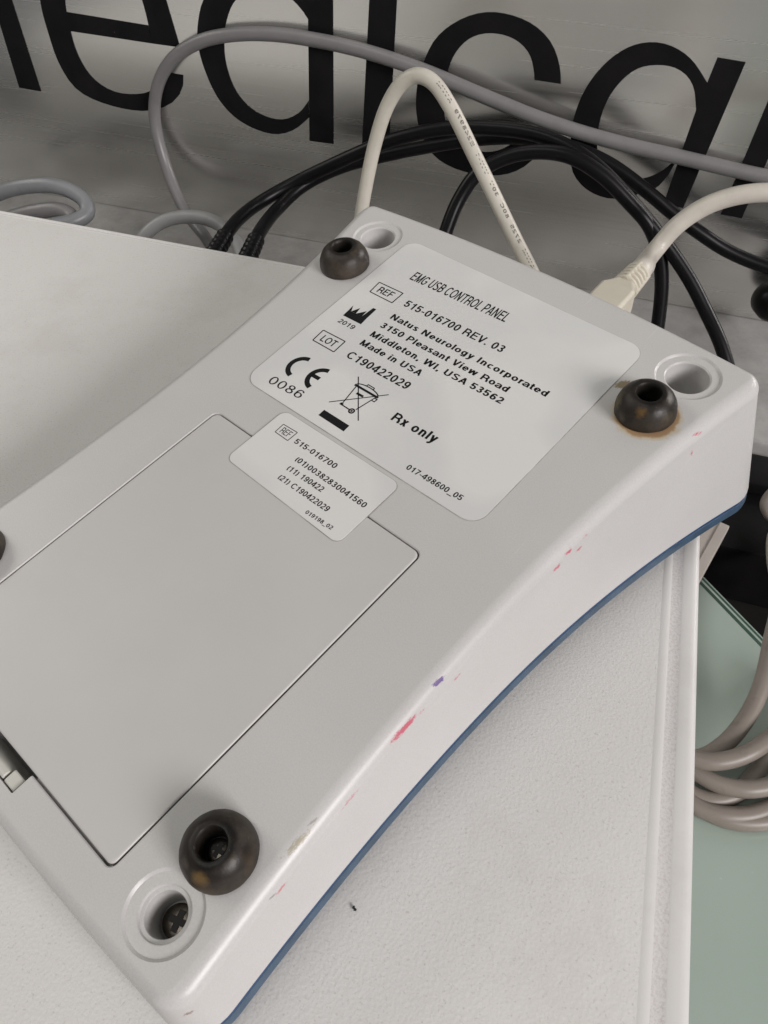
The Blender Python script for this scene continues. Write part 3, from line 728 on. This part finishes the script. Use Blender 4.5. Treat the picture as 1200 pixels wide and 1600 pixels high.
    G['i'] = (.24, [[(.12, 0), (.12, X)], [(.12, 1 - w), (.12, 1)]])
    G['l'] = (.24, [[(.12, 0), (.12, 1)]])
    G['n'] = (.56, [[(.06 + h, 0), (.06 + h, X)], EA(.28, xt - .20, .22 - h, .20, 180, 0) + [(.50 - h, 0)]])
    G['u'] = (.56, [[(.50 - h, 0), (.50 - h, X)], EA(.28, b + .20, .22 - h, .20, 0, -180) + [(.06 + h, X)]])
    G['r'] = (.36, [[(.06 + h, 0), (.06 + h, X)], EA(.34, xt - .26, .28 - h, .26, 175, 92)])
    G['s'] = (.50, [S_(.50, X)])
    G['t'] = (.32, [[(.15, .93), (.15, .14), (.19, b * 1.1), (.30, b)], [(.02, X - h), (.30, X - h)]])
    G['w'] = (.76, [[(.02 + h, X), (.20, 0)], [(.38, X), (.20, 0)], [(.38, X), (.56, 0)], [(.74 - h, X), (.56, 0)]])
    G['v'] = (.52, [[(.02 + h, X), (.26, 0)], [(.50 - h, X), (.26, 0)]])
    G['x'] = (.52, [[(.03 + h, X), (.49 - h, 0)], [(.49 - h, X), (.03 + h, 0)]])
    G['y'] = (.52, [[(.02 + h, X), (.27, .02)], [(.50 - h, X), (.27, .02), (.21, -.16), (.14, -.22), (.06, -.22)]])
    return G
def stroke_strip(P, w, v, f, to3):
    P = [Vector(p) for p in P]; n = len(P)
    if n < 2: return
    s = len(v)
    for i in range(n):
        a = (P[i] - P[i - 1]).normalized() if i else None
        b = (P[i + 1] - P[i]).normalized() if i < n - 1 else None
        if a is None: a = b
        if b is None: b = a
        nn = Vector((-(a.y + b.y), a.x + b.x))
        nn = nn.normalized() if nn.length > 1e-4 else Vector((-a.y, a.x))
        k = w / 2 / max(.55, nn.dot(Vector((-a.y, a.x))))
        v.append(to3(P[i] + nn * k)); v.append(to3(P[i] - nn * k))
    f += [(s + 2 * i, s + 2 * i + 1, s + 2 * i + 3, s + 2 * i + 2) for i in range(n - 1)]
def text_layout(txt, w, track=0.0):
    G = font(w); x = 0; out = []
    for ch in txt:
        adv, st = G[ch]
        for P in st: out.append([(px + x, py) for px, py in P])
        x += adv + track
    return out, x - track
def text(parent, txt, p0, p1, cap, w=.16, z=.0, track=0.02, name='printed_text'):
    st, width = text_layout(txt, w, track)
    dx = Vector(p1) - Vector(p0); ang = math.atan2(dx.y, dx.x); sx = dx.length / width
    ca, sa = math.cos(ang), math.sin(ang); v = []; f = []
    def to3(q): X = q.x * sx; Y = q.y * cap; return (p0[0] + X * ca - Y * sa, p0[1] + X * sa + Y * ca, z)
    # keep stroke width even when the letters are squeezed
    for P in st: stroke_strip(P, w, v, f, to3)
    return flat_obj(name, v, f, M['ink'], parent)
def lines(parent, Ls, z, name):
    v = []; f = []
    for P, w in Ls: stroke_strip(P, w, v, f, lambda q: (q.x, q.y, z))
    return flat_obj(name, v, f, M['ink'], parent)
def polys(parent, Ps, z, name):
    v = []; f = []
    for P in Ps: s = len(v); v += [(x, y, z) for x, y in P]; f.append(tuple(range(s, s + len(P))))
    o = flat_obj(name, v, f, M['ink'], parent)
    bm = bmesh.new(); bm.from_mesh(o.data); bmesh.ops.triangulate(bm, faces=bm.faces); bm.to_mesh(o.data); bm.free(); return o
def qround(Q, r, n=6):
    """rounded quadrilateral from four corners"""
    out = []
    for i in range(4):
        p = Vector(Q[i]); a = (Vector(Q[i - 1]) - p).normalized(); b = (Vector(Q[(i + 1) % 4]) - p).normalized()
        s0 = p + a * r; s1 = p + b * r
        for k in range(n + 1):
            t = k / n; c1 = s0.lerp(p, .56); c2 = s1.lerp(p, .56)
            q = s0 * (1 - t) ** 3 + c1 * 3 * t * (1 - t) ** 2 + c2 * 3 * t * t * (1 - t) + s1 * t ** 3
            out.append((q.x, q.y))
    return out
def sticker(Q, r, z0, z1, label):
    P = qround(Q, r); v, f = loft([[(x, y, z0) for x, y in P], [(x, y, z1) for x, y in P]])
    o = mesh_obj('rating_label', v, f, M['label'], dev, smooth=False); o['label'] = label
    c = sum((Vector(p) for p in Q), Vector((0, 0))) / 4
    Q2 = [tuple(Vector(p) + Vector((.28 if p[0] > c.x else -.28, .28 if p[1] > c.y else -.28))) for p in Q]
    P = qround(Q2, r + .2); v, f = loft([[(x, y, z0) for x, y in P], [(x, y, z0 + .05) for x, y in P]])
    mesh_obj('edge_shade_ring', v, f, M['edge_shade'], o, smooth=False); return o  # slightly wider dark ring paints the label's edge shading
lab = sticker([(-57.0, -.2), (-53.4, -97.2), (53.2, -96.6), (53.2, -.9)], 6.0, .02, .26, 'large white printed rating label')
Z1 = .30
text(lab, 'EMG USB CONTROL PANEL', (-41.2, -19.7), (4.6, -18.2), 5.2, .135, Z1, .0)
def frame(parent, Q, w, z): lines(parent, [([Q[i], Q[(i + 1) % 4]], w) for i in range(4)], z, 'printed_frame')
frame(lab, [(-49.4, -28.0), (-37.2, -27.6), (-37.0, -34.3), (-48.6, -34.4)], .44, Z1)
text(lab, 'REF', (-46.9, -32.9), (-39.4, -32.6), 3.5, .145, Z1)
text(lab, '515-016700 REV. 03', (-32.7, -33.1), (13.6, -31.8), 3.7, .15, Z1, .03)
text(lab, 'Natus Neurology Incorporated', (-32.2, -41.5), (38.8, -40.1), 3.0, .165, Z1, .035)
text(lab, '3150 Pleasant View Road', (-32.0, -47.3), (26.9, -46.3), 3.0, .165, Z1, .035)
text(lab, 'Middleton, WI, USA 53562', (-31.9, -53.1), (28.6, -51.8), 3.0, .165, Z1, .035)
text(lab, 'Made in USA', (-31.8, -58.8), (-2.5, -58.2), 3.0, .165, Z1, .035)
frame(lab, [(-47.9, -61.2), (-36.7, -60.8), (-36.3, -67.4), (-47.3, -67.5)], .44, Z1)
text(lab, 'LOT', (-45.5, -66.1), (-38.2, -65.8), 3.4, .14, Z1)
text(lab, 'C190422029', (-31.2, -66.7), (-1.8, -66.0), 3.7, .15, Z1, .03)
text(lab, '2019', (-47.0, -54.7), (-38.9, -54.5), 2.3, .13, Z1, .02)
polys(lab, [[(-47.6, -50.7), (-38.4, -50.4), (-38.9, -47), (-47.9, -47.2)], [(-38.9, -47), (-39.4, -40.6), (-40.9, -40.8), (-41.2, -47.05)], [(-41.2, -47.05), (-41.7, -43.6), (-44.2, -47.1)], [(-44.2, -47.1), (-45.0, -43.8), (-46.6, -47.1)], [(-46.6, -47.1), (-48.3, -44.2), (-47.9, -47.2)]], Z1, 'printed_symbol')
lines(lab, [(EA(-40.0, -80.7, 4.9, 5.0, 98, 262, 16), 1.9), (EA(-29.9, -80.7, 4.9, 5.0, 98, 262, 16), 1.9), ([(-34.6, -80.7), (-30.6, -80.6)], 1.7)], Z1, 'printed_symbol')
text(lab, '0086', (-45.3, -93.3), (-29.3, -92.0), 3.9, .10, Z1, .05)
lines(lab, [([(-20.0, -71.3), (-5.4, -86.8)], .38), ([(-19.8, -86.6), (-5.2, -71.4)], .38),
            ([(-17.3, -75.2), (-15.4, -85.0)], .4), ([(-8.0, -75.2), (-9.6, -83.6)], .4), ([(-15.4, -84.8), (-11.6, -84.9)], .5), ([(-16.2, -84.6), (-14.9, -84.6)], 1.0),
            ([(-18.3, -74.9), (-7.2, -74.8)], .95), (EA(-12.8, -74.6, 5.2, 1.7, 170, 10, 12), .45), ([(-14.5, -72.8), (-14.3, -72.1), (-11.4, -72.1), (-11.2, -72.8)], .4),
            ([(-8.2, -75.6), (-6.9, -75.6), (-7.0, -77.0), (-8.3, -77.0)], .4), ([(-14.9, -77.6), (-11.8, -77.5)], 1.0),
            (EA(-10.4, -84.9, .95, .95, 0, 360, 20), .6), (EA(-10.4, -84.9, .25, .25, 0, 360, 10), .4)], Z1, 'printed_symbol')
polys(lab, [[(-18.5, -90.3), (-6.3, -90.3), (-6.1, -93.4), (-18.4, -93.3)]], Z1, 'printed_symbol')
text(lab, 'Rx only', (2.6, -79.7), (21.8, -78.9), 3.9, .165, Z1, .03)
text(lab, '017-498600_05', (21.2, -92.7), (43.6, -91.9), 2.2, .14, Z1, .03)
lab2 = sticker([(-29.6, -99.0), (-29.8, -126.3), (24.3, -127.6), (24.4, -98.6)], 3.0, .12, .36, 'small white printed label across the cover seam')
Z2 = .40
frame(lab2, [(-25.1, -103.8), (-18.4, -103.5), (-18.5, -108.1), (-24.9, -108.0)], .28, Z2)
text(lab2, 'REF', (-23.9, -107.2), (-19.4, -107.1), 2.7, .115, Z2)
text(lab2, '515-016700', (-16.4, -107.5), (3.0, -107.1), 2.2, .14, Z2, .03)
text(lab2, '(01)00382830041560', (-10.6, -112.8), (21.6, -112.8), 2.2, .14, Z2, .03)
text(lab2, '(11) 190422', (-10.0, -117.2), (6.3, -116.7), 2.2, .14, Z2, .03)
text(lab2, '(21) C190422029', (-9.6, -121.6), (13.3, -121.2), 2.2, .14, Z2, .03)
text(lab2, '019198_02', (7.9, -125.8), (19.2, -125.2), 1.5, .14, Z2, .03)

# ------------------------------------------------------------------ cream cable and its plug at the back of the panel
usb = bpy.data.objects.new('cable', None); usb.matrix_world = dev.matrix_world.copy(); col.objects.link(usb); usb.empty_display_size = .02
tag(usb, 'cream cable with ribbed plug in the back of the control panel', 'cable')
PX, PY, PZ = 44.0, 24.0, -10.0
def to_dev(p): return DR.transposed() @ (Vector(p) - DT)
def atdev_y(px, py, y):
    r = DR.transposed() @ ray(px, py); o = to_dev(CAM); return o + r * ((y - o.y) / r.y)
c0 = atdev_y(957, 470, 27); c1 = atdev_y(991, 433, 46)
ax = (c1 - c0).normalized(); sx_ = ax.cross(Vector((0, 0, 1))).normalized(); up_ = sx_.cross(ax)
def plug_ring(t, hw, hh, ch):
    c = c0 + ax * t; P = [(hw, -hh + ch), (hw, hh - ch), (hw - ch, hh), (-hw + ch, hh), (-hw, hh - ch), (-hw, -hh + ch), (-hw + ch, -hh), (hw - ch, -hh)]
    return [tuple(c + sx_ * x + up_ * y) for x, y in P]
v, f = loft([plug_ring(-16, 7.2, 5.6, 1.0), plug_ring(3.0, 7.2, 5.6, 1.0), plug_ring(4.2, 6.9, 5.3, 1.4), plug_ring(9, 4.9, 4.6, 1.8), plug_ring(10, 4.6, 4.4, 1.8)])
pl = mesh_obj('plug', v, f, M['plug'], usb, angle=25); bv = pl.modifiers.new('bevel', 'BEVEL'); bv.width = .4 * S; bv.segments = 2
LN = (c1 - c0).length
v = []; f = []
for k in range(5):
    t0 = 9.5 + k * 2.75; P = [c0 + ax * (t0 + q) for q in (0, .3, 1.3, 1.6)]
    tube(P, lambda t, k=k: (5.7 - k * .14) * (.93 if t in (0, 1) else 1), 20, v, f)
mesh_obj('strain_relief_rib', v, f, M['plug'], usb, angle=40)
v, f = tube([c0 + ax * 9.2, c0 + ax * 24], 4.35, 18); mesh_obj('strain_relief_core', v, f, M['plug_slot'], usb)
v = []; f = []
for sgn in (1, -1):
    for dirv in (up_, sx_):
        c = dirv * (sgn * 4.5)
        P = [c0 + ax * 9.2 + c, c0 + ax * 23 + c * .9]; tube(P, 1.2, 10, v, f)
mesh_obj('strain_relief_spine', v, f, M['plug'], usb)
UP = [c0 + ax * 20, c0 + ax * 26] + [to_dev(p) for p in (aty(1022, 393, 232), aty(1058, 352, 240), aty(1105, 321, 245), aty(1155, 305, 248), aty(1210, 301, 250), aty(1290, 312, 250))]
v, f = tube(catmull(UP, 12), 4.5, 20); mesh_obj('sheath', v, f, M['c_usb'], usb)

# faint printing on the ivory cable, reading from its lower right end upwards
def cable_print(P, txt, i0, i1, cap, parent, r):
    st, width = text_layout(txt, .17, .06)
    path = P[i1:i0 - 1:-1] if i0 < i1 else P
    Ls = [0]
    for i in range(1, len(path)): Ls.append(Ls[-1] + (path[i] - path[i - 1]).length)
    sx = Ls[-1] / width; v = []; f = []
    def to3(q):
        s = max(0, min(Ls[-1] - 1e-6, q.x * sx)); k = 0
        while k < len(Ls) - 2 and Ls[k + 1] < s: k += 1
        u = (s - Ls[k]) / (Ls[k + 1] - Ls[k]); c = path[k].lerp(path[k + 1], u); T = (path[min(k + 2, len(path) - 1)] - path[max(k - 1, 0)]).normalized()
        vd = (CAM0 - c); vd = (vd - T * vd.dot(T)).normalized(); sd = vd.cross(T).normalized()
        a = (q.y * cap - cap / 2) / r + .42
        return tuple(c + vd * ((r + .04) * math.cos(a)) + sd * (-(r + .04) * math.sin(a)) - Vector(parent.location) / S)
    for Pt in st: stroke_strip(Pt, .17, v, f, to3)
    return flat_obj('printed_text', v, f, M['ink_grey'], parent)
CAM0 = Vector((79, -159, 234))
M['ink_grey'] = plain('grey_ink', (.16, .15, .13), .5)
npt = len(WP)
cable_print(WP, 'AWM  2725  80C  30V  VW-1  E248979  AWM', int(npt * .55), int(npt * .93), 1.9, WC, 3.75)

# lint specks on the case
def lint(px, py, r, seed, label):
    rnd = random.Random(seed); c = atz(px, py, .25)
    P = [c + Vector((rnd.uniform(-r, r), rnd.uniform(-r, r), rnd.uniform(0, .5))) for _ in range(4)]
    v, f = tube(catmull(P, 5), .28, 6); o = mesh_obj('lint', v, f, M['lint']); tag(o, label, 'lint')
lint(555, 1423, .9, 3, 'small curled black lint speck on the white case, in front')
